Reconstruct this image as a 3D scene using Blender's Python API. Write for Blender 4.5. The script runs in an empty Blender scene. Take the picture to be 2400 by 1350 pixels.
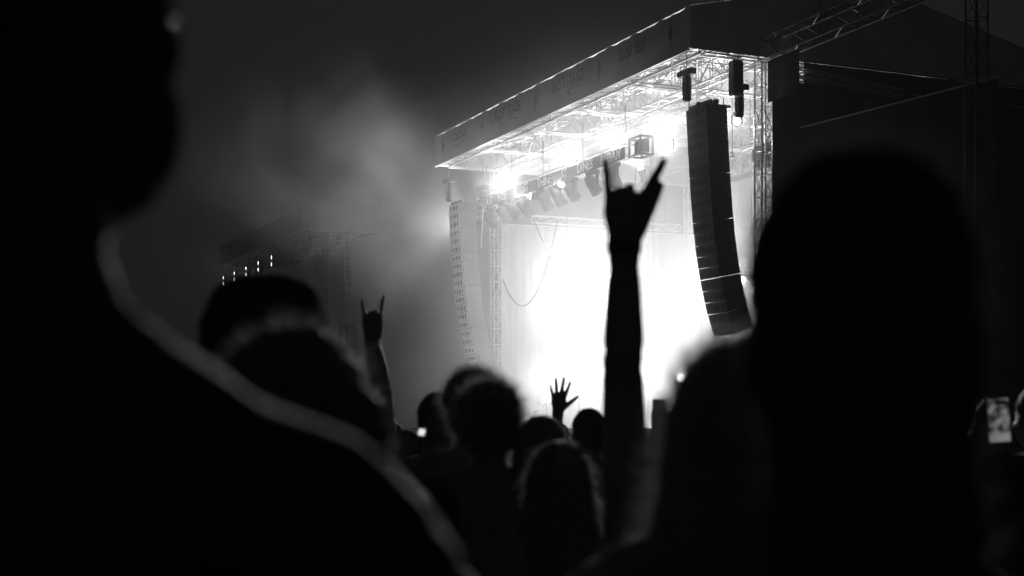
import bpy, math, random
from mathutils import Vector, Matrix, Euler, kdtree, noise
random.seed(7)
R = math.radians
sc = bpy.context.scene
C = sc.collection

# ------------------------------------------------------------------ camera
CAMZ = 1.55
cd = bpy.data.cameras.new('camera'); cam = bpy.data.objects.new('camera', cd); C.objects.link(cam)
cam.location = (0, 0, CAMZ); cam.rotation_euler = (R(90), 0, 0)
cd.sensor_width = 36; cd.lens = 51; cd.shift_y = 0.1354
cd.clip_start = 0.05; cd.clip_end = 3000
cd.dof.use_dof = True; cd.dof.focus_distance = 45; cd.dof.aperture_fstop = 3.1
sc.camera = cam
# ------------------------------------------------------------------ world: overcast night sky, black and white
w = bpy.data.worlds.new('World'); sc.world = w; w.use_nodes = True
w.node_tree.nodes['Background'].inputs[0].default_value = (1, 1, 1, 1)
w.node_tree.nodes['Background'].inputs[1].default_value = 0.0085
# ------------------------------------------------------------------ exposure and sampling
sc.view_settings.view_transform = 'Standard'; sc.view_settings.look = 'None'
sc.view_settings.exposure = 0.0; sc.view_settings.gamma = 1.0
cy = sc.cycles
cy.use_denoising = True; cy.max_bounces = 5; cy.diffuse_bounces = 2; cy.glossy_bounces = 2
cy.transmission_bounces = 2; cy.volume_bounces = 1; cy.transparent_max_bounces = 8
cy.sample_clamp_indirect = 3.0; cy.use_light_tree = True
LIGHT = 0.06            # master level of the stage lamps
HAZE = 0.0003
SMOKE_IN, SMOKE_OUT = 0.047, 0.085

# ------------------------------------------------------------------ materials (the photograph is monochrome)
def mat(name, v, rough=0.6, metal=0.0, var=0.25, scale=8.0, bump=0.0, emit=0.0, spec=0.5, aniso_scale=None):
    m = bpy.data.materials.new(name); m.use_nodes = True
    nt = m.node_tree; b = nt.nodes['Principled BSDF']
    b.inputs['Roughness'].default_value = rough; b.inputs['Metallic'].default_value = metal
    b.inputs['Specular IOR Level'].default_value = spec
    tc = nt.nodes.new('ShaderNodeTexCoord'); n = nt.nodes.new('ShaderNodeTexNoise')
    n.inputs['Scale'].default_value = scale; n.inputs['Detail'].default_value = 5
    src = tc.outputs['Object']
    if aniso_scale:
        mp = nt.nodes.new('ShaderNodeMapping'); mp.inputs['Scale'].default_value = aniso_scale
        nt.links.new(src, mp.inputs['Vector']); src = mp.outputs['Vector']
    nt.links.new(src, n.inputs['Vector'])
    r = nt.nodes.new('ShaderNodeValToRGB')
    lo, hi = v * (1 - var), min(1, v * (1 + var))
    r.color_ramp.elements[0].color = (lo, lo, lo, 1); r.color_ramp.elements[1].color = (hi, hi, hi, 1)
    r.color_ramp.elements[0].position = 0.3; r.color_ramp.elements[1].position = 0.7
    nt.links.new(n.outputs['Fac'], r.inputs['Fac']); nt.links.new(r.outputs['Color'], b.inputs['Base Color'])
    if bump:
        bp = nt.nodes.new('ShaderNodeBump'); bp.inputs['Strength'].default_value = bump; bp.inputs['Distance'].default_value = 0.02
        nt.links.new(n.outputs['Fac'], bp.inputs['Height']); nt.links.new(bp.outputs['Normal'], b.inputs['Normal'])
    if emit:
        b.inputs['Emission Color'].default_value = (1, 1, 1, 1); b.inputs['Emission Strength'].default_value = emit
    return m
M = {}
M['alu'] = mat('aluminium_tube', 0.62, 0.42, 0.35, 0.15, 20)
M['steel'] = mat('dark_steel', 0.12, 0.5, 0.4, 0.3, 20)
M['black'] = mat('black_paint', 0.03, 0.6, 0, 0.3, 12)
M['rubber'] = mat('cable_rubber', 0.10, 0.6, 0, 0.2, 12)
M['banner'] = mat('printed_vinyl', 0.55, 0.65, 0, 0.12, 0.7, 0.15)
M['print'] = mat('banner_ink', 0.05, 0.7, 0, 0.2, 6)
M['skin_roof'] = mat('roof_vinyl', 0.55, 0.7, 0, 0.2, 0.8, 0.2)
M['dimvinyl'] = mat('dimmed_roof_vinyl', 0.35, 0.7, 0, 0.2, 0.8, 0.2)  # roof vinyl copy, darkened so the far stage looks only faintly lit
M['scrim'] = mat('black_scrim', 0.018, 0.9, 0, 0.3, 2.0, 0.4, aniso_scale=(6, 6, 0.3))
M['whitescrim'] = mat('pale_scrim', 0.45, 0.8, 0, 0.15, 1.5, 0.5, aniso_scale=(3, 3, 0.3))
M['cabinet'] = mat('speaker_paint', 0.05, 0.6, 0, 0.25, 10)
M['litfront'] = mat('lit_look_front', 0.85, 0.6, 0, 0.12, 10)  # pale tone paints in the light on the far column's front
M['grille'] = mat('speaker_grille', 0.03, 0.7, 0, 0.3, 60)
M['deck'] = mat('stage_deck', 0.06, 0.5, 0, 0.4, 3)
M['ground'] = mat('trampled_grass', 0.045, 0.9, 0, 0.5, 1.5, 0.5)
M['screen'] = mat('video_screen', 0.3, 0.5, 0, 0.1, 2, emit=0.017)  # faint emission added to lighten the switched-off panels
M['lettering'] = mat('white_lettering', 0.8, 0.6, 0, 0.1, 10)
M['lens'] = mat('lit_lens', 0.8, 0.3, emit=30)
M['lens_dim'] = mat('dim_lens', 0.8, 0.3, emit=5)
M['glass'] = mat('dark_lens', 0.10, 0.1)
M['brass'] = mat('cymbal', 0.6, 0.25, 1.0, 0.1, 30)
M['drum'] = mat('drum_shell', 0.4, 0.3)
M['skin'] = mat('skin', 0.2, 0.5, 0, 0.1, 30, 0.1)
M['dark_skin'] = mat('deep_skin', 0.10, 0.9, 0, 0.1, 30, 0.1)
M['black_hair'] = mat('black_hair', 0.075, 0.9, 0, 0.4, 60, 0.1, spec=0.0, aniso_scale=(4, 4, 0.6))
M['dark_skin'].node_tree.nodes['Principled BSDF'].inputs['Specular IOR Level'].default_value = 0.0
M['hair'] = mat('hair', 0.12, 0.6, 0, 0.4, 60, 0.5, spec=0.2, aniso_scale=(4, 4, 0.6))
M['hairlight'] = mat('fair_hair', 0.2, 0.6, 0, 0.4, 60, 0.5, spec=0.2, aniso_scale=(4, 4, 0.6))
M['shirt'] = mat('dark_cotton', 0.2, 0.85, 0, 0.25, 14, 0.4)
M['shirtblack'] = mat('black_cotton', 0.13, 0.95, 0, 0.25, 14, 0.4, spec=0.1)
M['shirtmid'] = mat('grey_cotton', 0.065, 0.85, 0, 0.25, 14, 0.4)
M['pants'] = mat('denim', 0.15, 0.85, 0, 0.3, 20, 0.3)
M['shoe'] = mat('shoe', 0.05, 0.7, 0, 0.3, 20)
for k_ in ('shirt', 'shirtmid', 'pants'):
    b_ = M[k_].node_tree.nodes['Principled BSDF']; b_.inputs['Sheen Weight'].default_value = 0.35; b_.inputs['Sheen Roughness'].default_value = 0.35; b_.inputs['Specular IOR Level'].default_value = 0.05
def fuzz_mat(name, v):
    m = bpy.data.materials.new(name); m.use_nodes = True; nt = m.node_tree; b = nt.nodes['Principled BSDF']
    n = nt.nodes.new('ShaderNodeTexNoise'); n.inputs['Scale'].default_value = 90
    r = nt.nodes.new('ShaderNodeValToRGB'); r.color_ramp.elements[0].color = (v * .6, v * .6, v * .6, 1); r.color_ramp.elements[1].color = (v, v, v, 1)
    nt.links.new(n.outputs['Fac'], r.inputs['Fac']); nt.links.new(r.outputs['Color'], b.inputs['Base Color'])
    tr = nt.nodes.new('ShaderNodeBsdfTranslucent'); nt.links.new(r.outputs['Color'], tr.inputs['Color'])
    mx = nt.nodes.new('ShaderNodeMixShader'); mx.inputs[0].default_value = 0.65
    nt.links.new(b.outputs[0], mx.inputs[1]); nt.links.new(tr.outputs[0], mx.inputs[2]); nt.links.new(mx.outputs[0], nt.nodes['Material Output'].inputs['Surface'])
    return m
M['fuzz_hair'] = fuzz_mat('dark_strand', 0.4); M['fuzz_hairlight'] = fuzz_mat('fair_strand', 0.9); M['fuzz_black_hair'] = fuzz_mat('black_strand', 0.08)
M['eye'] = mat('eyeball', 0.6, 0.2, 0, 0.05, 20)
M['phone'] = mat('phone_case', 0.03, 0.3)
M['phone_lit'] = mat('phone_screen_lit', 0.5, 0.3, emit=0.9)
M['clip'] = mat('metal_hair_clip', 0.85, 0.18, 1.0, 0.05, 20)
M['band'] = mat('woven_band', 0.08, 0.8, 0, 0.2, 40)

# ------------------------------------------------------------------ mesh helpers
class MB:
    def __init__(s): s.v = []; s.f = []
    def add(s, vs, fs):
        o = len(s.v); s.v += [tuple(p) for p in vs]; s.f += [tuple(i + o for i in f) for f in fs]
    def box(s, c, d, rz=0, m=None):
        x, y, z = d[0] / 2, d[1] / 2, d[2] / 2
        vs = [Vector((a, b, e)) for a in (-x, x) for b in (-y, y) for e in (-z, z)]
        if m is None: m = Matrix.Rotation(rz, 3, 'Z')
        vs = [m @ p + Vector(c) for p in vs]
        s.add(vs, [(0, 1, 3, 2), (4, 6, 7, 5), (0, 4, 5, 1), (2, 3, 7, 6), (0, 2, 6, 4), (1, 5, 7, 3)])
    def bevbox(s, c, d, b, m=None):
        # box with chamfered edges along its local z and x/y rims
        x, y, z = d[0] / 2, d[1] / 2, d[2] / 2
        if m is None: m = Matrix.Identity(3)
        prof = [(-x + b, -y), (x - b, -y), (x, -y + b), (x, y - b), (x - b, y), (-x + b, y), (-x, y - b), (-x, -y + b)]
        rings = []
        for zz, k in ((-z, b), (-z + b, 0), (z - b, 0), (z, b)):
            rings.append([m @ Vector((px * (1 - k / x), py * (1 - k / y), zz)) + Vector(c) for px, py in prof])
        vs = [p for r in rings for p in r]; fs = []
        for i in range(3):
            for j in range(8):
                a, e = i * 8 + j, i * 8 + (j + 1) % 8
                fs.append((a, e, e + 8, a + 8))
        fs.append(tuple(range(7, -1, -1))); fs.append(tuple(24 + j for j in range(8)))
        s.add(vs, fs)
    def tube(s, a, b, r, n=6, r2=None):
        a = Vector(a); b = Vector(b); d = (b - a)
        if d.length < 1e-6: return
        q = d.to_track_quat('Z', 'Y').to_matrix(); r2 = r if r2 is None else r2
        vs = []
        for p, rr in ((a, r), (b, r2)):
            for i in range(n):
                t = 2 * math.pi * i / n
                vs.append(p + q @ Vector((math.cos(t) * rr, math.sin(t) * rr, 0)))
        fs = [(i, (i + 1) % n, n + (i + 1) % n, n + i) for i in range(n)]
        fs += [tuple(range(n - 1, -1, -1)), tuple(range(n, 2 * n))]
        s.add(vs, fs)
    def path(s, pts, r, n=6):
        for a, b in zip(pts, pts[1:]): s.tube(a, b, r, n)
    def disc(s, c, nrm, r, n=16):
        q = Vector(nrm).to_track_quat('Z', 'Y').to_matrix(); c = Vector(c)
        s.add([c + q @ Vector((math.cos(2 * math.pi * i / n) * r, math.sin(2 * math.pi * i / n) * r, 0)) for i in range(n)], [tuple(range(n))])
    def lathe(s, prof, m, n=14):
        vs = []; k = len(prof)
        for (r, z) in prof:
            for i in range(n):
                t = 2 * math.pi * i / n
                vs.append(m @ Vector((r * math.cos(t), r * math.sin(t), z)))
        fs = []
        for j in range(k - 1):
            for i in range(n):
                a, b = j * n + i, j * n + (i + 1) % n
                fs.append((a, b, b + n, a + n))
        fs.append(tuple(range(n - 1, -1, -1))); fs.append(tuple((k - 1) * n + i for i in range(n)))
        s.add(vs, fs)
    def mesh(s, name, m=None, smooth=False):
        me = bpy.data.meshes.new(name); me.from_pydata(s.v, [], s.f); me.validate()
        if m: me.materials.append(M[m] if isinstance(m, str) else m)
        if smooth: me.polygons.foreach_set('use_smooth', [True] * len(me.polygons))
        me.update(); return me
    def build(s, name, m, parent=None, smooth=False):
        return link(name, s.mesh(name, m, smooth), parent)
def link(name, data, parent=None):
    o = bpy.data.objects.new(name, data); C.objects.link(o)
    if parent is not None: o.parent = parent
    return o
def tag(o, label=None, cat=None, group=None, kind=None):
    if label: o['label'] = label
    if cat: o['category'] = cat
    if group: o['group'] = group
    if kind: o['kind'] = kind
    return o
def copy_tree(o, parent=None):
    c = o.copy(); C.objects.link(c); c.parent = parent
    for ch in o.children: copy_tree(ch, c)
    return c

# stage frame: local +x runs along the stage front towards the near corner, +y into the stage
TH = R(23.8)
DV = Vector((-math.sin(TH), math.cos(TH), 0))      # along the front, away from the camera
SV = Vector((math.cos(TH), math.sin(TH), 0))       # into the stage
CORNER = Vector((6.03, 50.0, 0))
RZ = math.atan2(-math.cos(TH), math.sin(TH))
def S(a, t, z): return CORNER + a * DV + t * SV + Vector((0, 0, z))
def sthing(name, label, cat, a, t, z=0, group=None, rz=0):
    o = bpy.data.objects.new(name, None); C.objects.link(o); o.empty_display_size = 0.3
    o.location = S(a, t, z); o.rotation_euler = (0, 0, RZ + rz)
    return tag(o, label, cat, group)
def truss(mb_ch, mb_br, p, q, wd, ht, step, rc=0.028, rb=0.015, up=Vector((0, 0, 1))):
    """box truss from p to q (centre of its bottom face), chords into mb_ch, bracing into mb_br"""
    p = Vector(p); q = Vector(q); d = (q - p); L = d.length; d.normalize()
    sd = d.cross(up).normalized(); u = sd.cross(d).normalized()
    cs = [sd * (i * wd / 2) + u * (j * ht) for i, j in ((-1, 0), (1, 0), (1, 1), (-1, 1))]
    for c in cs: mb_ch.tube(p + c, q + c, rc)
    n = max(1, round(L / step)); st = L / n
    for k in range(n + 1):
        x = p + d * (k * st)
        for i in range(4): mb_br.tube(x + cs[i], x + cs[(i + 1) % 4], rb, 4)
        if k < n:
            y = x + d * st
            for i in range(4):
                a_, b_ = (i, (i + 1) % 4) if k % 2 else ((i + 1) % 4, i)
                mb_br.tube(x + cs[a_], y + cs[b_], rb, 4)

# ------------------------------------------------------------------ setting
g = MB(); n = 60
vs = []; 
for j in range(n + 1):
    for i in range(n + 1):
        x = -400 + 800 * i / n; y = -300 + 800 * j / n
        vs.append((x, y, 0.0))
g.add(vs, [(j * (n + 1) + i, j * (n + 1) + i + 1, (j + 1) * (n + 1) + i + 1, (j + 1) * (n + 1) + i) for j in range(n) for i in range(n)])
tag(g.build('ground', 'ground'), kind='structure')

W_, D_, ZB, ZT = 24.0, 15.0, 14.55, 16.0    # stage width and depth, banner bottom and top

# ------------------------------------------------------------------ stage roof
def text_mesh(txt, size, sx, offset=0.0):
    c = bpy.data.curves.new('lettering', 'FONT'); c.body = txt; c.size = size; c.align_x = 'CENTER'; c.align_y = 'CENTER'
    c.extrude = 0.006; c.offset = offset; c.resolution_u = 3
    o = bpy.data.objects.new('lettering', c); C.objects.link(o)
    dg = bpy.context.evaluated_depsgraph_get(); me = bpy.data.meshes.new_from_object(o.evaluated_get(dg))
    bpy.data.objects.remove(o)
    for v in me.vertices: v.co.x *= sx
    return me
def fold(x, y): return 0.035 * noise.noise(Vector((x * 0.9, y * 1.2, 3.1))) + 0.018 * noise.noise(Vector((x * 3.1, y * 0.7, 7))) + 0.012 * math.sin(x * 5.1)

def make_roof(label, front_text=True, D_=15.0, gm='skin_roof'):
    root = sthing('stage_roof', label, 'stage roof', 0, 0)
    # front banner: a sheet with slack folds and real thickness
    b = MB(); nx, nz = 96, 8
    for s_, dy in ((0, -0.03), (1, 0.0)):
        vs = [(0.31 - (W_ + 0.62) * i / nx, dy + fold(-W_ * i / nx, ZB + (ZT - ZB) * j / nz) * (0.3 + 0.7 * math.sin(math.pi * j / nz)), ZB + (ZT - ZB) * j / nz + 0.02 * math.sin(i * 1.7) - (0.05 * abs(math.sin(i * math.pi / 8)) if j == nz else 0)) for j in range(nz + 1) for i in range(nx + 1)]
        fs = [(j * (nx + 1) + i, j * (nx + 1) + i + 1, (j + 1) * (nx + 1) + i + 1, (j + 1) * (nx + 1) + i) for j in range(nz) for i in range(nx)]
        b.add(vs, fs)
    ban = b.build('front_banner', 'banner', root, True)
    if front_text:
        def put(txt, a, z, size, sx, off=0.012):
            me = text_mesh(txt, size, sx, off); me.materials.append(M['print'])
            o = link('lettering', me, ban); o.location = (-a, -0.105, z); o.rotation_euler = (R(90), 0, 0)
        put('RIOT STAGE', 9.15, 15.42, 0.62, 0.82); put('RIOT STAGE', 15.2, 15.42, 0.62, 0.82)
        put('RIOT FEST', 3.7, 15.38, 0.60, 0.74); put('RIOT STAGE', 20.9, 15.42, 0.5, 0.6)
        for a in (9.15, 15.2, 20.9):            # scroll flourish under the words
            fl = MB(); pts = []
            for k in range(25):
                u = -1.1 + 2.2 * k / 24
                pts.append((u, 0, 0.10 * math.sin(u * 4.6) * (0.4 + abs(u)) + 0.12 * u * u))
            fl.path(pts, 0.02, 5)
            fl.path([(u * 0.25 - 0.0, 0, 0.08 * math.sin(u * 9) - 0.06) for u in [i / 6 - 1 for i in range(13)]], 0.018, 5)
            o = fl.build('flourish', 'print', ban); o.location = (-a, -0.105, 14.98)
        for a in (0.95, 6.4, 12.2, 18.1, 23.1):  # bolt-like ornaments between the words
            st = MB()
            pts = []
            for k in range(16):
                r_ = 0.30 if k % 2 == 0 else 0.12
                pts.append((r_ * math.sin(k * math.pi / 8) * 0.7, 0, r_ * math.cos(k * math.pi / 8)))
            st.add(pts + [(0, 0, 0)], [(i, (i + 1) % 16, 16) for i in range(16)])
            st.tube((0, 0, -0.45), (0, 0, 0.42), 0.025, 5)
            o = st.build('ornament', 'print', ban); o.location = (-a, -0.105, 15.3)
    # gable ends and roof skin
    RT = min(7.5, D_ - 0.2); RZT = 16.0 + 1.7 * RT / 7.5; ZE = 16.0 if D_ > 10 else RZT - 0.05
    for x, nm in ((0.26, 'gable_panel'), (-W_ - 0.29, 'gable_panel')):
        gb = MB()
        for dx in (0, 0.03):
            gb.add([(x + dx, -0.02, ZB - 0.02), (x + dx, D_, ZB - 0.02), (x + dx, D_, ZE), (x + dx, RT, RZT), (x + dx, -0.02, ZT)], [(0, 1, 2, 3, 4)])
        gb.build(nm, gm, root)
    sk = MB()
    for (y0, z0, y1, z1) in ((-0.02, ZT + 0.01, RT, RZT + 0.01), (RT, RZT + 0.01, D_, ZE + 0.01)):
        sk.add([(-W_ - 0.32, y0, z0), (0.32, y0, z0), (0.32, y1, z1), (-W_ - 0.32, y1, z1)], [(0, 1, 2, 3)])
    sk.build('roof_sheet', gm, root)
    # purlins under the sheet
    for k in range(13):
        x = -W_ * k / 12
        for side in (0, 1):
            pu = MB()
            y0, z0, y1, z1 = (0.1, ZT - 0.1, RT, RZT - 0.1) if side == 0 else (RT, RZT - 0.1, D_ - 0.1, ZE - 0.1)
            pu.box((x, (y0 + y1) / 2, (z0 + z1) / 2), (0.07, math.hypot(y1 - y0, z1 - z0), 0.12), m=Matrix.Rotation(math.atan2(z1 - z0, y1 - y0), 3, 'X'))
            pu.build('rafter', 'alu', root)
    # box trusses along the front
    for t in ((0.30, 3.13, 7.5, 11.5, D_ - 0.3) if D_ > 10 else (0.30, 3.13, D_ - 0.3)):
        ch, br = MB(), MB()
        hh = 0.55 if t < 1 else 0.9
        truss(ch, br, (0.0, t, ZB - 0.05), (-W_, t, ZB - 0.05), 0.5, hh, 1.0, 0.05 if t < 1 else 0.035, 0.02)
        o = ch.build('main_truss', 'alu', root); br.build('bracing', 'alu', o)
    # bottom rail that carries the banner
    rl = MB(); rl.box((-W_ / 2, -0.06, ZB - 0.06), (W_ + 0.5, 0.09, 0.06)); rl.build('banner_rail', 'alu', root)
    for k in range(6):
        x = -W_ * k / 5
        ch, br = MB(), MB()
        truss(ch, br, (x, 0.6, ZB - 0.08), (x, D_ - 0.6, ZB - 0.08), 0.4, 1.05, 0.9, 0.04, 0.024)
        o = ch.build('cross_truss', 'alu', root); br.build('bracing', 'alu', o)
    # diagonal struts between front truss and rafters
    for k in range(12):
        st = MB(); x = -W_ * (k + 0.5) / 12
        st.tube((x - 1.0, 0.5, ZB), (x, 3.1, ZB + 0.9), 0.035); st.tube((x + 1.0, 0.5, ZB), (x, 3.1, ZB + 0.9), 0.035)
        st.build('strut', 'alu', root)
    for k in range(24):
        st = MB(); x = -W_ * (k + 0.5) / 24
        st.tube((x, 3.13, ZB + 0.85), (x + 0.25 * (-1) ** k, 5.2, ZB + 2.3), 0.03); st.build('strut', 'alu', root)
    return root
roof1 = make_roof('festival stage roof with pale printed banner along its lit front edge')
OFF2 = 49.3
roof2 = make_roof('dark far stage roof seen beyond the horned hand, its gable faintly lit', False, 5.2, 'dimvinyl')
roof2.location = S(OFF2, 0, 0)
roof1['group'] = roof2['group'] = 'festival stage roofs'

# ------------------------------------------------------------------ towers
def make_tower(label, a, t, h=14.45):
    root = sthing('truss_tower', label, 'tower', a, t, 0, 'truss towers carrying the stage roofs')
    hw = 0.225
    for sx in (-1, 1):
        for sy in (-1, 1):
            m = MB(); m.tube((sx * hw, sy * hw, 0.06), (sx * hw, sy * hw, h), 0.03, 8); m.build('chord', 'alu', root, True)
    nsec = 18; st = (h - 0.2) / nsec
    for k in range(nsec):
        z0 = 0.15 + k * st; z1 = z0 + st; br = MB()
        P = [(-hw, -hw), (hw, -hw), (hw, hw), (-hw, hw)]
        for i in range(4):
            p, q = P[i], P[(i + 1) % 4]
            br.tube((*p, z0), (*q, z0), 0.018, 4)
            if k % 2: p, q = q, p
            br.tube((*p, z0), (*q, z1), 0.014, 4)
            br.tube((*q, z0), (*p, z1), 0.014, 4) if k % 3 == 0 else None
        br.build('bracing', 'alu', root)
    bs = MB(); bs.bevbox((0, 0, 0.03), (0.8, 0.8, 0.06), 0.01); bs.build('base_plate', 'steel', root)
    sl = MB(); sl.box((0, 0, h - 0.75), (0.62, 0.62, 0.5)); 
    return root
tw = make_tower('truss tower at the near corner, beside the dark hanging speaker column', 0.0, 3.13)
tspots = [(24.0, 3.13, 'truss tower at the far end of the bright stage, behind the pale speaker column'),
          (0.0, 14.4, 'rear truss tower of the bright stage behind its near black side curtain'),
          (24.0, 14.4, 'rear truss tower of the bright stage behind the pale side drape'),
          (OFF2, 3.13, 'dim truss tower at the near corner of the far dark stage'),
          (OFF2 + 24, 3.13, 'dim truss tower at the far end of the far dark stage')]
for a, t, lb in tspots:
    o = copy_tree(tw); o.location = S(a, t, 0); o['label'] = lb

# ------------------------------------------------------------------ decks, drapes
def make_deck(label, a0):
    root = sthing('stage_deck', label, 'stage', a0, 0, 0, 'stage platforms')
    m = MB(); m.box((-W_ / 2, D_ / 2, 1.42), (W_ - 0.6, D_, 0.16)); m.build('deck_board', 'deck', root)
    m = MB(); m.box((-W_ / 2, 0.08, 0.66), (W_ - 0.7, 0.06, 1.32)); m.build('front_skirt', 'scrim', root)
    for i in range(7):
        for j in range(3):
            m = MB(); m.tube((-0.8 - 3.7 * i, 1 + 6.4 * j, 0), (-0.8 - 3.7 * i, 1 + 6.4 * j, 1.36), 0.05); m.build('deck_leg', 'steel', root)
    return root
dk1 = make_deck('raised black platform under the bright stage lights', 0)
dk2 = copy_tree(dk1); dk2.location = S(OFF2, 0, 0); dk2['label'] = 'raised black platform of the dark far stage'
def drape(name, label, cat, p0, p1, z0, z1, m, amp=0.07, freq=9, sag=0.0, group=None, pm_='alu'):
    """a pleated cloth hung between two plan points (a,t), with thickness"""
    o = sthing(name, label, cat, p0[0], p0[1], 0, group)
    d = Vector((-(p1[0] - p0[0]), p1[1] - p0[1], 0)); L = d.length; d.normalize(); nn = Vector((-d.y, d.x, 0))
    nx = int(L * 10); nz = 14; cl = MB()
    for th in (0, 0.02):
        vs = []
        for j in range(nz + 1):
            v = j / nz
            for i in range(nx + 1):
                u = L * i / nx
                f = amp * (1 - 0.5 * v) * (math.sin(u * freq + 1.3 * noise.noise(Vector((u * 0.7, v * 2, 5)))) + 0.7 * noise.noise(Vector((u * 1.3, v * 1.5, 1))))
                vs.append(d * u + nn * (f + th) + Vector((0, 0, z0 + (z1 - z0) * v - sag * math.sin(math.pi * i / nx) * v)))
        cl.add(vs, [(j * (nx + 1) + i, j * (nx + 1) + i + 1, (j + 1) * (nx + 1) + i + 1, (j + 1) * (nx + 1) + i) for j in range(nz) for i in range(nx)])
    cl.build('cloth', m, o, True)
    pipe = MB(); pipe.tube(Vector((0, 0, z1 + 0.04)), d * L + Vector((0, 0, z1 + 0.04)), 0.03); pipe.build('drape_pipe', pm_, o)
    return o
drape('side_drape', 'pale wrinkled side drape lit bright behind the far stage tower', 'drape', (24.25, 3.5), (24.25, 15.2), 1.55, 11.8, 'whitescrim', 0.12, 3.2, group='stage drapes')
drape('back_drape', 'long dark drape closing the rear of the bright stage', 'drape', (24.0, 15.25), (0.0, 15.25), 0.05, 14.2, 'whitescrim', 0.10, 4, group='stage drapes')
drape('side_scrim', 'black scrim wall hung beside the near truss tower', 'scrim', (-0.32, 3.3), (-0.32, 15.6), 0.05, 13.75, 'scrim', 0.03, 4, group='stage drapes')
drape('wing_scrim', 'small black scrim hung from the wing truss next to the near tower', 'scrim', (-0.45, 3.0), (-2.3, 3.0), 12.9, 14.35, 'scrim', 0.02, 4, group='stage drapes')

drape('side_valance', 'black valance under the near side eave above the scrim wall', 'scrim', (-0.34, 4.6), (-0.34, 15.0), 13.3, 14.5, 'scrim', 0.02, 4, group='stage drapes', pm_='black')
# ------------------------------------------------------------------ wing trusses and video screen
def wing(label, p, q, wd, ht, step, rc=0.035, metal='steel'):
    r = sthing('wing_truss', label, 'truss', p[0], p[1], 0, 'wing trusses')
    o_ = S(p[0], p[1], 0)
    ch, br = MB(), MB()
    q_ = Vector((-(q[0] - p[0]), q[1] - p[1], q[2]))
    truss(ch, br, (0, 0, p[2]), q_, wd, ht, step, rc, 0.018)
    c = ch.build('chord', metal, r); br.build('bracing', metal, r)
    return r
wing('long wing truss rising overhead from the near tower, its edge catching light', (-0.3, 3.0, 14.35), (-22, 3.0, 14.35), 0.6, 0.75, 1.2)
wing('upper wing truss running overhead behind the long lit one', (-0.3, 5.6, 16.2), (-22, 5.6, 16.2), 0.6, 0.75, 1.2)
wing('dim outer wing truss above the far edge of the dark video screen', (-9.6, 6.5, 13.6), (-19, 6.5, 13.6), 0.7, 1.3, 1.5)
wing('short truss over the black scrim wall, edge brightly lit', (-0.6, 3.4, 13.95), (-0.6, 8.6, 13.55), 0.25, 0.28, 0.6, 0.03, 'alu')
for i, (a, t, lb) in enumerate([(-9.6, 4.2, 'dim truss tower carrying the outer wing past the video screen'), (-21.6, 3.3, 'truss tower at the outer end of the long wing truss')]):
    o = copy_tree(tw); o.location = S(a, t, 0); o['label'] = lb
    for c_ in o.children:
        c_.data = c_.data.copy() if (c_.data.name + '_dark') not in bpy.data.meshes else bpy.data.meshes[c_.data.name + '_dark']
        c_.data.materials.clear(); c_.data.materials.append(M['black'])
# screen
def video_screen():
    A = Vector((10.06, 54.0)); B = Vector((14.49, 46.7)); d3 = Vector((B.x - A.x, B.y - A.y, 0)); L = d3.length
    o = bpy.data.objects.new('video_screen', None); C.objects.link(o); o.location = (A.x, A.y, 0)
    o.rotation_euler = (0, 0, math.atan2(d3.y, d3.x))
    tag(o, 'huge switched off video screen in dark grey beside the near stage tower', 'screen')
    z0, z1 = 3.2, 12.24
    nx, nz = 9, 9
    for i in range(nx):
        for j in range(nz):
            m = MB(); pw, ph = L / nx, (z1 - z0) / nz
            m.box((pw * (i + 0.5), 0.02 + 0.004 * random.random(), z0 + ph * (j + 0.5)), (pw - 0.008, 0.1, ph - 0.008)); m.build('screen_panel', 'screen', o)
    f = MB(); f.box((L / 2, 0.03, z1 + 0.06), (L + 0.2, 0.22, 0.1)); f.build('top_rail', 'alu', o)
    f = MB(); f.box((L / 2, 0.03, z0 - 0.06), (L + 0.2, 0.22, 0.1)); f.build('bottom_rail', 'steel', o)
    f = MB(); f.box((L / 2, 0.30, (z0 + z1) / 2), (L + 0.1, 0.06, z1 - z0)); f.build('back_cover', 'scrim', o)
    for x in (0.4, L / 2, L - 0.4):
        f = MB(); f.box((x, 0.5, z1 / 2), (0.25, 0.25, z1)); f.build('support_post', 'steel', o)
        f = MB(); f.tube((x, 0.05, z1 + 0.1), (x, 0.05, z1 + 0.5), 0.03); f.lathe([(0.02, -0.06), (0.09, -0.05), (0.11, 0.02), (0.05, 0.07)], Matrix.Translation((x, 0.05, z1 + 0.55)), 12); f.build('rigging_eye', 'steel', o)
    return o
video_screen()
drape('screen_scrim', 'black cloth backing hung behind and above the video screen', 'scrim', (-0.75, 4.1), (-9.4, 5.2), 0.05, 12.0, 'scrim', 0.03, 4, group='stage drapes')

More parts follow.
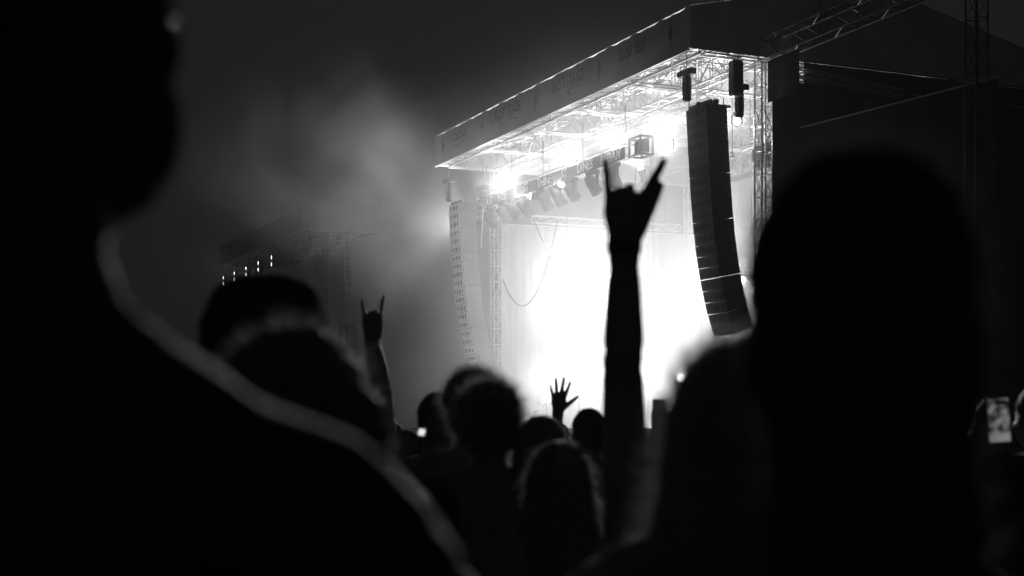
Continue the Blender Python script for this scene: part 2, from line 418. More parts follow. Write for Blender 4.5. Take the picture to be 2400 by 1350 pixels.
# ------------------------------------------------------------------ line arrays
def line_array(label, a, t, ztop, n, m_cab, m_hole, lean, group='hanging speaker columns', front=None):
    root = sthing('line_array', label, 'speaker', a, t, ztop, group)
    bw, bd, bh = 1.35, 0.85, 0.40
    p = Vector((0, 0, 0)); ang = 0.0
    fr = MB(); fr.box((0, 0, 0.08), (bw + 0.1, 0.14, 0.14)); fr.box((0, 0.3, 0.1), (0.14, bd + 0.5, 0.12)); fr.box((0, -0.25, 0.08), (bw + 0.1, 0.10, 0.12)); fr.build('flying_frame', 'steel', root)
    # one cabinet: trapezoid in side view
    cb = MB(); f, bk = 0.0, bd
    prof = [(-bd / 2, -bh / 2 + 0.004), (bd / 2, -bh / 2 + 0.008), (bd / 2, bh / 2 - 0.008), (-bd / 2, bh / 2 - 0.004)]
    vs = [(sx * bw / 2, y, z) for sx in (-1, 1) for y, z in prof]
    cb.add(vs, [(0, 1, 2, 3), (7, 6, 5, 4), (0, 4, 5, 1), (1, 5, 6, 2), (2, 6, 7, 3), (3, 7, 4, 0)])
    for sx in (-1, 1): cb.box((sx * (bw / 2 + 0.012), 0.05, 0), (0.02, 0.22, 0.10))
    cme = cb.mesh('speaker_cabinet', m_cab)
    fm = None
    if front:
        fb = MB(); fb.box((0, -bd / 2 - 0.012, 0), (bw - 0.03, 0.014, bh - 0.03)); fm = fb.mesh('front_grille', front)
    gms = []
    for x, ww in ((-0.45, 0.16), (-0.2, 0.12), (0.08, 0.24), (0.42, 0.16)):
        gr = MB(); gr.box((x, -bd / 2 - (0.018 if front else 0.004), 0), (ww, 0.016, 0.20)); gms.append(gr.mesh('horn_slot', m_hole))
    for k in range(n):
        ang = lean[0] + lean[1] * (k / (n - 1)) ** 2.5
        dirv = Vector((0, math.sin(ang), -math.cos(ang)))
        c = p + dirv * (bh / 2)
        o = link('speaker_cabinet', cme, root); o.location = c; o.rotation_euler = (ang, 0, 0)
        
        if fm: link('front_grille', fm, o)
        for gme in gms: link('horn_slot', gme, o)
        p = p + dirv * (bh + (0.012 if k in (5, 9, 14, 16, 17) else -0.002)); o.rotation_euler.z = R(0.5) * math.sin(k * 2.7)
    for x in (-0.3, 0.35):
        cbl = MB(); cbl.path([(x, 0.5, 0.3), (x, 0.5, -2), (x, 0.55, -5), (x + 0.02, 0.62 + 0.3, -8.5)], 0.02); cbl.build('cable', 'rubber', root)
    return root
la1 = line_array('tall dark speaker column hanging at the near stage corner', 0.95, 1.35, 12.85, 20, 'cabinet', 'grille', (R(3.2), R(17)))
la2 = line_array('pale speaker column hanging at the far end of the bright stage', 22.2, 0.55, 12.35, 20, 'cabinet', 'grille', (R(3.0), R(17)), front='litfront')  # front coloured pale in place of light falling on it
la3 = copy_tree(la1); la3.location = S(OFF2 + 0.95, 1.35, 12.85); la3['label'] = 'dim speaker column hanging at the near corner of the far dark stage'
la4 = copy_tree(la1); la4.location = S(OFF2 + 3.2, 4.2, 8.6); la4['label'] = 'shorter dim speaker column low beside the far stage tower'
for c in list(la4.children)[-14:]:
    for d_ in list(c.children): bpy.data.objects.remove(d_)
    bpy.data.objects.remove(c)

# ------------------------------------------------------------------ chain hoists
def make_hoist(label, a, t, ztop, bar=0.75, rz=0.0):
    root = sthing('chain_hoist', label, 'hoist', a, t, ztop, 'chain hoists under the stage roofs', rz)
    m = MB(); m.tube((0, 0, 1.4), (0, 0, 0.1), 0.018, 6); m.build('chain', 'steel', root)
    m = MB(); m.bevbox((0, 0, 0), (bar, 0.3, 0.22), 0.03); m.build('motor', 'black', root)
    m = MB(); m.lathe([(0.10, 0), (0.16, -0.05), (0.17, -0.45), (0.155, -0.85), (0.10, -0.9)], Matrix.Translation((0.02, 0, -0.1)), 12); m.build('chain_bag', 'black', root, True)
    m = MB()
    for k in range(8): m.tube((0.12, -0.12, -0.1 - 0.1 * k), (0.12 + 0.03 * (-1) ** k, -0.15, -0.2 - 0.1 * k), 0.012, 4)
    m.build('slack_chain', 'alu', root)
    m = MB(); m.tube((0, 0.1, -0.1), (0, 0.1, -1.2), 0.018, 6); m.build('load_chain', 'steel', root)
    return root
h1 = make_hoist('dark chain hoist over the front of the near speaker column', 0.95, 0.55, 14.0, 0.9)
h2 = copy_tree(h1); h2.location = S(0.3, 2.3, 13.45); h2['label'] = 'dark chain hoist over the back of the near speaker column'
h3 = copy_tree(h1); h3.location = S(22.8, 0.1, 13.55); h3['label'] = 'chain hoist over the front of the pale speaker column'
h4 = copy_tree(h1); h4.location = S(21.6, 1.4, 13.1); h4['label'] = 'chain hoist over the back of the pale speaker column'
h5 = copy_tree(h1); h5.location = S(OFF2 + 0.8, 0.8, 14.0); h5['label'] = 'dim chain hoist over the far dark stage speaker column'
# black bagged cable drum hanging under the side eave
def eave_bag(label, a, t, z, h):
    r = sthing('cable_bag', label, 'bag', a, t, z, 'black bags hanging under the eaves')
    m = MB(); m.bevbox((0, 0, -h / 2), (0.42, 0.42, h), 0.06); m.build('bag_body', 'black', r)
    m = MB(); m.tube((0.12, 0, 0), (0.12, 0, 0.35), 0.015); m.tube((-0.12, 0, 0), (-0.12, 0, 0.35), 0.015); m.build('strap', 'black', r)
eave_bag('large black bag hanging under the near side eave of the bright stage', -0.05, 1.95, 14.35, 1.25)
eave_bag('slim black bag hanging under the far stage side eave', OFF2, 1.7, 14.35, 2.9)

# ------------------------------------------------------------------ front lighting truss with lettered strip
ltr = sthing('lighting_truss', 'hanging lighting truss with a dark lettered strip across the bright stage', 'truss', 0, 2.0, 12.35)
ch, br = MB(), MB(); truss(ch, br, (-7.4, 0, 0), (-23.2, 0, 0), 0.45, 0.5, 0.8, 0.03, 0.016)
ch.build('chord', 'alu', ltr); br.build('bracing', 'alu', ltr)
st = MB(); st.box((-15.4, -0.29, 0.12), (15.4, 0.02, 0.50)); strip = st.build('lettered_strip', 'black', ltr)
for (tx, a, sx) in (('OUT', 21.6, 0.9), ('HILL', 19.9, 0.9), ('IS', 18.4, 0.9), ('ST', 17.2, 0.9), ('THINE', 15.2, 0.95), ('ST', 13.2, 0.9), ('DINES', 11.2, 0.95), ('REDAM', 8.9, 0.95)):
    me = text_mesh(tx, 0.56, sx, 0.008); me.materials.append(M['lettering'])
    o = link('lettering', me, strip); o.location = (-a, -0.31, 0.12); o.rotation_euler = (R(90), 0, 0)
for a in (8.2, 12, 16, 19.5, 22.6):
    m = MB(); m.tube((-a, 0, 0.5), (-a, 0, 2.1), 0.02); m.build('suspension_chain', 'steel', ltr)
ef = MB()
for x in (-7.3, -6.4):
    for z in (-0.15, 0.55): ef.box((x, -0.05, z), (0.07, 0.6, 0.07))
    ef.box((x, -0.3, 0.2), (0.06, 0.06, 0.75)); ef.box((x, 0.25, 0.2), (0.06, 0.06, 0.75))
for z in (-0.15, 0.55): ef.box((-6.85, -0.3, z), (1.0, 0.07, 0.07)); ef.box((-6.85, 0.25, z), (1.0, 0.07, 0.07))
for k in range(3): ef.box((-7.1 + 0.28 * k, 0.0, 0.2), (0.12, 0.3, 0.5))
ef.build('end_frame', 'steel', ltr)

# second truss carrying the lamps over the middle of the stage
def pod_truss(label, p, q, z, hang):
    d = Vector((-(q[0] - p[0]), q[1] - p[1], 0))
    r = sthing('pod_truss', label, 'truss', p[0], p[1], z, 'lamp trusses hung over the stage')
    ch, br = MB(), MB(); truss(ch, br, (0, 0, 0), d, 0.35, 0.35, 0.7, 0.025, 0.014)
    ch.build('chord', 'alu', r); br.build('bracing', 'alu', r)
    for u in (0.1, 0.5, 0.9):
        m = MB(); m.tube(d * u + Vector((0, 0, 0.35)), d * u + Vector((0, 0, hang)), 0.014, 5); m.build('suspension_chain', 'steel', r)
pod_truss('middle lamp truss hung low across the bright stage', (22.2, 5.1), (8.5, 9.5), 8.3, 6.2)
pod_truss('high lamp truss just under the roof behind the lettered strip', (23.4, 2.9), (3.0, 2.9), 13.75, 0.8)
pod_truss('rear lamp truss near the pale side drape', (23.6, 5.0), (23.6, 13.5), 11.9, 2.4)
pod_truss('short lamp truss behind the near speaker column', (4.8, 5.5), (1.0, 5.0), 12.3, 2.0)

# ------------------------------------------------------------------ lamps
lamp_cache = {}
def moving_head(label, a, t, z, aim, lit=0.0, size=1.0, hang=True, cone=150, blend=0.9, group='moving lights on the stage', cat='stage light', dim=False, radius=0.12):
    """z is the height of the fixing; aim is a world direction for the lens"""
    root = bpy.data.objects.new('stage_light', None); C.objects.link(root)
    root.location = S(a, t, z); root.rotation_euler = (0, 0, math.atan2(aim[1], aim[0]) - math.pi / 2)
    tag(root, label, cat, group)
    sg = -1 if hang else 1
    el = math.atan2(aim[2], math.hypot(aim[0], aim[1]))
    key = (size, hang)
    if key not in lamp_cache:
        b = MB(); b.bevbox((0, 0, sg * 0.07 * size), (0.36 * size, 0.34 * size, 0.13 * size), 0.02 * size)
        y = MB()
        for sx in (-1, 1): y.bevbox((sx * 0.24 * size, 0, sg * 0.30 * size), (0.06 * size, 0.14 * size, 0.40 * size), 0.015 * size)
        y.box((0, 0, sg * 0.145 * size), (0.54 * size, 0.14 * size, 0.04 * size))
        hd = MB(); mt = Matrix.Rotation(R(-90), 4, 'X')
        hd.lathe([(0.10 * size, -0.30 * size), (0.16 * size, -0.26 * size), (0.18 * size, 0.0), (0.19 * size, 0.22 * size), (0.20 * size, 0.32 * size), (0.17 * size, 0.33 * size)], mt, 14)
        ln = MB(); ln.lathe([(0.165 * size, 0.335 * size), (0.10 * size, 0.36 * size), (0.02 * size, 0.37 * size)], mt, 14)
        lamp_cache[key] = (b.mesh('base', 'black'), y.mesh('yoke', 'black'), hd.mesh('head', 'cabinet', True), {k: ln.mesh('lens', k, True) for k in ('lens', 'lens_dim', 'glass')})
    bm_, ym, hm, lm = lamp_cache[key]
    link('base', bm_, root); link('yoke', ym, root)
    h = link('head', hm, root); h.location = (0, 0, sg * 0.45 * size); h.rotation_euler = (el, 0, 0)
    link('lens', lm['lens' if lit else ('lens_dim' if dim else 'glass')], h)
    if lit:
        ld = bpy.data.lights.new('beam', 'SPOT'); ld.energy = lit * LIGHT; ld.spot_size = R(cone); ld.spot_blend = blend
        ld.shadow_soft_size = radius; ld.color = (1, 1, 1)
        lo = bpy.data.objects.new('beam', ld); C.objects.link(lo); lo.parent = h
        lo.location = (0, 0.46 * size, 0); lo.rotation_euler = (R(90), 0, 0)
    return root
def aimv(s=-1.0, d=-0.3, z=0.0):       # s: into stage (+) or audience (-), d: away (+) / towards camera (-)
    return (SV * s + DV * d + Vector((0, 0, z))).normalized()
# dark movers under the lettered truss, tilted towards the back
words_pos = ['first', 'second', 'third', 'fourth', 'fifth', 'sixth', 'seventh', 'eighth', 'ninth']
for i, (a, tl) in enumerate([(22.0, -0.9), (20.3, -1.0), (19.2, -1.2), (17.9, -1.1), (15.7, -1.5), (14.4, -1.6), (13.0, -1.4), (11.0, -1.3), (9.1, -3.0)]):
    moving_head('unlit box-shaped light, %s from the far end under the lettered strip' % words_pos[i], a, 1.95, 12.32,
                aimv(1.0, 0.15 * math.sin(i * 2.1), tl), 0, 1.35, group='unlit lights under the lettered strip')
# lit row just below the roof
for i, a in enumerate([22.3, 14.9, 10.6, 6.7]):
    moving_head('glaring lamp on the high truss, %s from the far end' % words_pos[i], a, 2.9, 13.75, (Vector((-0.3, 0, 2.0)) - S(a, 2.9, 13.4)).normalized(), 290000, 1.0, cone=15, blend=0.6, group='glaring lamps on the high truss')
for i, a in enumerate([23.7, 16.0]):  # two lamps added to light the smoke beyond the far end
    moving_head(('far-end' if i == 0 else 'middle') + ' lamp under the lettered strip, added to throw light out past the far end', a, 2.1 if i == 0 else 1.7, 12.3, aimv(-1, 0.35, 0.15), (55000, 20000)[i], 0.9, cone=150, group='added lamps throwing light outwards')
moving_head('small glaring lamp at the far end of the lettered strip', 23.0, 2.3, 13.7, aimv(-1, -0.8, -0.1), 5000, 0.7, cone=160)
moving_head('glaring lamp tucked behind the front of the near speaker column', 5.2, 2.2, 12.7, (Vector((-0.3, 0, 2.0)) - S(5.2, 2.2, 12.4)).normalized(), 150000, 1.0, cone=15, blend=0.6)
moving_head('glaring lamp between the near speaker column and its truss tower', 2.0, 3.3, 13.05, aimv(-0.6, -1.0, 0.0), 7000, 0.8, cone=150)
moving_head('small lit lamp glowing under the middle of the lettered strip', 13.3, 1.7, 12.3, aimv(-1, -0.9, -0.2), 5000, 0.6, cone=160)
for i, (a, t) in enumerate([(3.6, 5.4), (3.0, 5.3), (2.2, 5.2), (1.5, 5.1)]):
    moving_head('unlit light behind the near speaker column, %s from the far end' % words_pos[i], a, t, 12.28, aimv(-0.5, -0.4, -1.0), 0, 1.2, group='unlit lights behind the near speaker column')
# middle truss
for i, (a, t, e) in enumerate([(21.2, 5.42, 24000), (18.6, 6.26, 24000), (13.2, 7.99, 24000), (10.2, 8.95, 9000)]):
    moving_head('glaring lamp on the middle truss, %s from the far end' % words_pos[i], a, t, 8.3, (Vector((-0.3, 0, 2.0)) - S(a, t, 8.0)).normalized() if i % 2 == 0 else aimv(-1, -0.7, 0.05), e * (5.5 if i % 2 == 0 else 5.5), 1.0, cone=16 if i % 2 == 0 else 165, group='glaring lamps on the middle truss')
# floor lamps on stands
def floor_stand(label, a, t):
    r = sthing('lamp_stand', label, 'stand', a, t, 1.5, 'lamp stands on the stage floor')
    m = MB(); m.tube((0, 0, 0.05), (0, 0, 1.75), 0.035); m.build('pole', 'steel', r)
    for k in range(3):
        q = k * 2.094; m = MB(); m.tube((0, 0, 0.45), (0.5 * math.cos(q), 0.5 * math.sin(q), 0.03), 0.022); m.build('leg', 'steel', r)
for i, (a, t, e) in enumerate([(22.2, 5.1, 40000), (20.2, 5.9, 30000), (18.0, 6.7, 40000), (16.0, 7.4, 30000), (14.0, 8.0, 40000), (11.5, 8.6, 30000)]):
    floor_stand('lamp stand on the stage floor, %s from the far end' % words_pos[i], a, t)
    moving_head('glaring floor lamp on a stand, %s from the far end' % words_pos[i], a, t, 3.26, (Vector((-0.3, 0, 2.2)) - S(a, t, 3.5)).normalized(), e * (0.9 if i % 2 == 0 else 0.6), 1.1, False, cone=60 if i % 2 == 0 else 170, group='glaring floor lamps')
# lamps added inside to brighten the drape and the roof
moving_head('added wash light at the rear aimed over the pale side drape', 14.0, 13.5, 1.5, aimv(-0.3, 1.0, 0.55), 50000, 1.2, False, cone=140)
moving_head('added wash light at the rear aimed up into the roof trusses', 8.0, 11.0, 1.5, aimv(-0.3, 0.3, 1.0), 170000, 1.2, False, cone=150)
for i, (a, t) in enumerate([(19.5, 4.6), (12.5, 5.2), (6.0, 5.2)]):  # lamps and their bars added to brighten the roof underside
    moving_head('added upturned wash light under the roof, %s from the far end' % words_pos[i], a, t, 12.2, aimv(-0.35, 0.1, 1.0), 34000, 0.8, False, cone=160, group='added upturned roof wash lights')
    hr = sthing('added_lamp_bar', 'added bar hung from the roof holding an added upturned wash light, %s from the far end' % words_pos[i], 'bar', a, t, 12.15, 'added bars holding the roof wash lights')
    m_ = MB(); m_.box((0, 0, 0), (1.6, 0.1, 0.08)); m_.build('crossbar', 'steel', hr)
    for sx in (-0.7, 0.7):
        m_ = MB(); m_.tube((sx, 0, 0.04), (sx, 0, 2.4), 0.02); m_.build('suspension_rod', 'steel', hr)
# two-cell blinders on the far stage
def blinder(label, a, t, z):
    r = sthing('blinder_light', label, 'stage light', a, t, z, 'two-cell lamps on the far dark stage', rz=R(-40))
    m = MB(); m.bevbox((0, 0, 0), (0.42, 0.2, 0.95), 0.03); m.build('housing', 'black', r)
    for dz in (-0.24, 0.24):
        m = MB(); m.lathe([(0.19, 0.0), (0.17, 0.03), (0.05, 0.045)], Matrix.Translation((0, -0.11, dz)) @ Matrix.Rotation(R(90), 4, 'X'), 14); m.build('lamp_cell', 'lens_dim', r, True)
    m = MB(); m.tube((0, 0, 0.47), (0, 0, 1.4), 0.02); m.build('suspension_pole', 'steel', r)
for i in range(5):
    blinder('two-cell lamp shining on the far dark stage, %s from its near end' % words_pos[i], OFF2 + 6.65 + 3.78 * i, -0.05, 13.1)

# ------------------------------------------------------------------ cables
def cable(label, pts, r=0.025, m='rubber', sag=0.0, n=18, beads=False):
    o = bpy.data.objects.new('cable', None); C.objects.link(o); o.location = S(*pts[0]); tag(o, label, 'cable', 'cables hanging in the stage')
    P = [S(*p) - S(*pts[0]) for p in pts]; out = []
    for p, q in zip(P, P[1:]):
        for k in range(n):
            u = k / n; out.append(p.lerp(q, u) - Vector((0, 0, sag * 4 * u * (1 - u))))
    out.append(P[-1]); mb = MB(); mb.path(out, r, 6); mb.build('jacket', m, o, True)
    if beads:
        for k in range(0, len(out), 3):
            b = MB(); b.lathe([(0.01, -0.05), (0.045, -0.03), (0.045, 0.03), (0.01, 0.05)], Matrix.Translation(out[k]), 8); b.build('bulb', 'lens_dim', o, True)
cable('thick cable swagging from the far stage tower to the lamp truss', [(23.8, 3.4, 9.0), (22.0, 5.6, 11.8)], 0.035, sag=2.6)
cable('thin cable hanging slanted in the middle of the bright stage', [(22.6, 4.6, 11.8), (20.2, 5.7, 7.6)], 0.03, sag=0.2)
cable('pale cable looped near the foot of the far stage tower', [(23.7, 3.3, 3.2), (22.8, 4.1, 3.9)], 0.04, m='alu', sag=0.35)
cable('string of tiny bulbs dropping beside the far stage tower', [(24.6, 2.2, 9.5), (24.6, 2.0, 3.2)], 0.012, n=20, beads=True)
cable('control cable drooping behind the pale speaker column', [(21.5, 1.4, 12.6), (21.6, 1.3, 10.2)], 0.03, m='alu', sag=-0.1)

# ------------------------------------------------------------------ drum kit and wedges near the front of the stage
dk = sthing('drum_kit', 'drum kit with cymbals at the stage edge below the far tower', 'drum kit', 21.6, 4.2, 1.5)
def drum(nm, c, r, h, tilt=0):
    m = MB(); mt = Matrix.Translation(c) @ Matrix.Rotation(tilt, 4, 'X')
    m.lathe([(r * 0.98, -h / 2), (r, -h / 2 + 0.02), (r, h / 2 - 0.02), (r * 0.98, h / 2)], mt, 18); m.build(nm, 'drum', dk, True)
drum('bass_drum', (0, 0, 0.3), 0.28, 0.45, R(90)); drum('tom_drum', (-0.2, 0.05, 0.72), 0.15, 0.2, R(15)); drum('tom_drum', (0.2, 0.05, 0.72), 0.16, 0.22, R(15)); drum('floor_tom', (0.55, 0.4, 0.4), 0.2, 0.4); drum('snare_drum', (-0.45, 0.4, 0.6), 0.18, 0.15)
for x, y, z in ((-0.6, 0.0, 1.15), (0.6, 0.05, 1.2), (-0.85, 0.35, 0.95), (0.95, 0.4, 1.25)):
    m = MB(); m.lathe([(0.01, 0.035), (0.05, 0.02), (0.24, -0.01), (0.25, -0.015), (0.01, -0.02)], Matrix.Translation((x, y, z)) @ Matrix.Rotation(R(14), 4, 'Y'), 20); c_ = m.build('cymbal', 'brass', dk, True)
    m = MB(); m.tube((x, y, 0.02), (x, y, z), 0.012)
    for k in range(3): m.tube((x, y, 0.3), (x + 0.2 * math.cos(k * 2.1), y + 0.2 * math.sin(k * 2.1), 0.01), 0.01)
    m.build('cymbal_stand', 'alu', dk)
for i, (a, lb) in enumerate([(19.6, 'wedge monitor on the stage edge nearest the drum kit'), (16.8, 'middle wedge monitor on the stage edge'), (13.6, 'wedge monitor on the stage edge nearest the dark speaker column')]):
    r = sthing('wedge_monitor', lb, 'speaker', a, 1.0, 1.5, 'wedge monitors on the stage edge')
    m = MB(); m.add([(-0.3, -0.25, 0), (0.3, -0.25, 0), (0.3, 0.25, 0), (-0.3, 0.25, 0), (-0.3, -0.25, 0.36), (0.3, -0.25, 0.36), (0.3, 0.12, 0.12), (-0.3, 0.12, 0.12)], [(0, 3, 2, 1), (0, 1, 5, 4), (4, 5, 6, 7), (6, 2, 3, 7), (1, 2, 6, 5), (0, 4, 7, 3)]); m.build('cabinet', 'cabinet', r)
    m = MB(); m.box((0, -0.06, 0.262), (0.5, 0.36, 0.02), m=Matrix.Rotation(R(-33), 3, 'X')); m.build('grille', 'grille', r)
# ------------------------------------------------------------------ people
def loft(pts, rad, n=12, side=Vector((1, 0, 0))):
    """closed rounded tube through pts; rad = list of r or (r_side, r_other)"""
    pts = [Vector(p) for p in pts]; rad = [(r, r) if isinstance(r, (int, float)) else r for r in rad]
    d0 = (pts[0] - pts[1]).normalized(); d1 = (pts[-1] - pts[-2]).normalized()
    def cap(p, d, r, k): return (p + d * (min(r) * k), (r[0] * math.sqrt(1 - k * k), r[1] * math.sqrt(1 - k * k)))
    seq = [cap(pts[0], d0, rad[0], k) for k in (0.9, 0.6)] + list(zip(pts, rad)) + [cap(pts[-1], d1, rad[-1], k) for k in (0.6, 0.9)]
    vs = []; m = len(seq)
    for i, (p, r) in enumerate(seq):
        t = (seq[min(i + 1, m - 1)][0] - seq[max(i - 1, 0)][0]).normalized()
        s_ = side - t * side.dot(t)
        if s_.length < 0.1: s_ = Vector((0, 1, 0)) - t * t.y
        s_.normalize(); o_ = t.cross(s_)
        for k in range(n):
            q = 2 * math.pi * k / n; vs.append(p + s_ * (math.cos(q) * r[0]) + o_ * (math.sin(q) * r[1]))
    fs = [(i * n + k, i * n + (k + 1) % n, (i + 1) * n + (k + 1) % n, (i + 1) * n + k) for i in range(m - 1) for k in range(n)]
    fs += [tuple(range(n - 1, -1, -1)), tuple((m - 1) * n + k for k in range(n))]
    return vs, fs
def ball(c, r, m=None, nu=14, nv=9):
    c = Vector(c); vs = [Vector((0, 0, -r[2]))]
    for j in range(1, nv):
        a = -math.pi / 2 + math.pi * j / nv
        for i in range(nu):
            q = 2 * math.pi * i / nu; vs.append(Vector((r[0] * math.cos(a) * math.cos(q), r[1] * math.cos(a) * math.sin(q), r[2] * math.sin(a))))
    vs.append(Vector((0, 0, r[2]))); T = len(vs) - 1
    fs = [(0, 1 + (i + 1) % nu, 1 + i) for i in range(nu)] + [(T, T - nu + i, T - nu + (i + 1) % nu) for i in range(nu)]
    fs += [(1 + j * nu + i, 1 + j * nu + (i + 1) % nu, 1 + (j + 1) * nu + (i + 1) % nu, 1 + (j + 1) * nu + i) for j in range(nv - 2) for i in range(nu)]
    if m is not None: vs = [m @ p for p in vs]
    return [p + c for p in vs], fs
def grow(prims, voxel, mats, name, smooth=4):
    """union the closed primitives into one skin; prims = [(verts, faces, material index)]"""
    mb = MB()
    for vs, fs, _ in prims: mb.add(vs, fs)
    o = link(name, mb.mesh(name))
    md = o.modifiers.new('r', 'REMESH'); md.mode = 'VOXEL'; md.voxel_size = voxel; md.use_smooth_shade = True
    sm_ = o.modifiers.new('s', 'SMOOTH'); sm_.iterations = smooth; sm_.factor = 0.5
    dg = bpy.context.evaluated_depsgraph_get(); me = bpy.data.meshes.new_from_object(o.evaluated_get(dg)); bpy.data.objects.remove(o)
    me.name = name; me.materials.clear()
    for x in mats: me.materials.append(M[x])
    if len(mats) > 1:
        tot = sum(len(p[0]) for p in prims); kd = kdtree.KDTree(tot); ids = []
        for vs, fs, mi in prims:
            for p in vs: kd.insert(p, len(ids)); ids.append(mi)
        kd.balance()
        for f in me.polygons: f.material_index = ids[kd.find(f.center)[1]]
    me.polygons.foreach_set('use_smooth', [True] * len(me.polygons))
    return me
SK, SH, PA, SO = 0, 1, 2, 3
def hand(wrist, f, nrm, thumb_side, curls, spread=0.0, thumb=(0.6, 0.3), k=1.0):
    """palm and five fingers. f: pointing direction, nrm: palm normal, thumb_side: +1/-1 along f x nrm"""
    f = Vector(f).normalized(); nrm = Vector(nrm); nrm = (nrm - f * nrm.dot(f)).normalized(); b = f.cross(nrm) * thumb_side
    wrist = Vector(wrist); out = []
    out.append((*loft([wrist - f * 0.03 * k, wrist + f * 0.02 * k, wrist + f * 0.055 * k, wrist + f * 0.088 * k], [(0.028 * k, 0.021 * k), (0.031 * k, 0.019 * k), (0.040 * k, 0.017 * k), (0.039 * k, 0.014 * k)], 12, b), SK))
    for i, (off, ln, r) in enumerate(((0.029, 0.95, 0.0095), (0.010, 1.06, 0.0097), (-0.010, 1.0, 0.0093), (-0.029, 0.80, 0.0082))):
        base = wrist + f * (0.088 - 0.004 * abs(off) / 0.02) * k + b * off * k
        d = (f + b * (off * (spread[i] if isinstance(spread, (list, tuple)) else spread) * 12)).normalized(); pts = [base - d * 0.02 * k, base]
        ang = 0.0
        for seg, fr in ((0.043, 0.9), (0.027, 1.1), (0.021, 0.7)):
            ang += curls[i] * fr
            pts.append(pts[-1] + (d * math.cos(ang) + nrm * math.sin(ang)) * seg * ln * k)
        out.append((*loft(pts, [r * 1.05 * k, r * 1.08 * k, r * k, r * 0.93 * k, r * 0.8 * k], 8, b), SK))
    o_, c_ = thumb
    base = wrist + f * 0.028 * k + b * 0.026 * k
    d1 = (f * math.cos(o_) + b * math.sin(o_) + nrm * 0.35 * c_).normalized(); d2 = (d1 + nrm * c_ - b * c_ * 0.6).normalized()
    out.append((*loft([base - d1 * 0.01 * k, base + d1 * 0.035 * k, base + d1 * 0.062 * k, base + d1 * 0.062 * k + d2 * 0.028 * k], [0.015 * k, 0.0125 * k, 0.011 * k, 0.009 * k], 8, nrm), SK))
    return out
HORN = [0.06, 1.05, 1.15, 0.06]
def person(label, X, Y, H, rz=0.0, hair='short', arms=None, shirt='shirt', yaw=0.0, pitch=0.0, voxel=0.012, beard=False, build_=1.0, haircol='hair', shz=(1.47, 1.452, 1.405), thick=1.0, strands=400, group='people in the crowd', hairw=1.0, sleeve='short', skin='skin', wisp=False, fuzz=None, fl=1.0, folds=1.0):
    """standing figure facing +y. arms: {side: dict(elbow, wrist, f, n, curls...)} in world coordinates"""
    s = H / 1.75
    root = bpy.data.objects.new('person', None); C.objects.link(root); root.location = (X, Y, 0); root.rotation_euler = (0, 0, rz)
    tag(root, label, 'person', group)
    inv = Matrix.Rotation(-rz, 3, 'Z')
    def loc(p): return (inv @ (Vector(p) - Vector((X, Y, 0)))) / s
    def locd(d): return inv @ Vector(d)
    P = []; bw = build_
    # trunk and legs
    P.append((*loft([(0, 0, 0.90), (0, 0, 1.00), (0, 0.005, 1.10), (0, 0.01, shz[2] - 0.14), (0, 0.0, shz[2] - 0.025), (0, -0.01, shz[0] - 0.025)], [(0.165 * bw, 0.115 * bw), (0.16 * bw, 0.115 * bw), (0.15 * bw, 0.11 * bw), (0.172 * bw, 0.118 * bw), (0.165 * bw, 0.10), (0.09, 0.065)], 16), SH))
    sh = {}
    for sd in (-1, 1):
        j = Vector((sd * (0.185 * bw), -0.01, shz[2])); sh[sd] = j
        P.append((*loft([(sd * 0.02, -0.015, shz[0]), (sd * 0.10, -0.015, shz[1]), j], [0.052, 0.058, 0.066], 12, Vector((0, 1, 0))), SH))
        P.append((*loft([(sd * 0.09, 0, 0.92), (sd * 0.105, 0.01, 0.72), (sd * 0.11, 0.0, 0.50), (sd * 0.112, -0.02, 0.34), (sd * 0.115, -0.02, 0.09)], [0.10, 0.083, 0.06, 0.058, 0.042], 12), PA))
        P.append((*loft([(sd * 0.118, -0.04, 0.045), (sd * 0.125, 0.06, 0.04), (sd * 0.13, 0.15, 0.032)], [(0.040, 0.042), (0.045, 0.036), (0.036, 0.026)], 12), SO))
        A = (arms or {}).get(sd)
        if A:
            el, wr = loc(A['elbow']), loc(A['wrist']); k = A.get('k', 1.0)
            P.append((*loft([j, j.lerp(el, 0.5), el], [0.058, 0.052 * bw * thick, 0.047 * thick], 12), SH if sleeve else SK))
            mid = el.lerp(wr, 0.32)
            P.append((*loft([el, mid, el.lerp(wr, 0.75), wr], [0.034 * thick, 0.046 * thick, 0.037 * thick, 0.027 * thick], 12), SH if sleeve == 'long' else SK))
            P += hand(wr + (wr - el).normalized() * 0.01, locd(A['f']), locd(A['n']), A.get('ts', 1), A.get('curls', [0.3] * 4), A.get('spread', 0), A.get('thumb', (0.6, 0.3)), k / s * (0.95 if s < 1 else 1))
        else:
            el = Vector((sd * 0.245 * bw, -0.03, 1.11)); wr = Vector((sd * 0.235 * bw, 0.07, 0.87))
            P.append((*loft([j, j.lerp(el, 0.5), el], [0.058, 0.05 * bw, 0.042], 12), SH))
            P.append((*loft([el, el.lerp(wr, 0.35), wr], [0.041, 0.043, 0.028], 12), SK))
            P += hand(wr, (0, 0.2, -1), (-sd, 0, 0), sd, [0.35, 0.4, 0.45, 0.5], 0, (0.4, 0.3))
    # neck and head
    hc = Vector((0, 0.02, 1.635))
    P.append((*loft([(0, -0.02, 1.43), (0, -0.005, 1.52), (0, 0.0, 1.58)], [(0.066, 0.062), (0.056, 0.058), (0.056, 0.06)], 12), SK))
    mh = Euler((pitch, 0, yaw)).to_matrix()
    def h_(c, r, rot=None, mi=SK): return (*ball(hc + mh @ Vector(c), r, mh if rot is None else mh @ rot), mi)
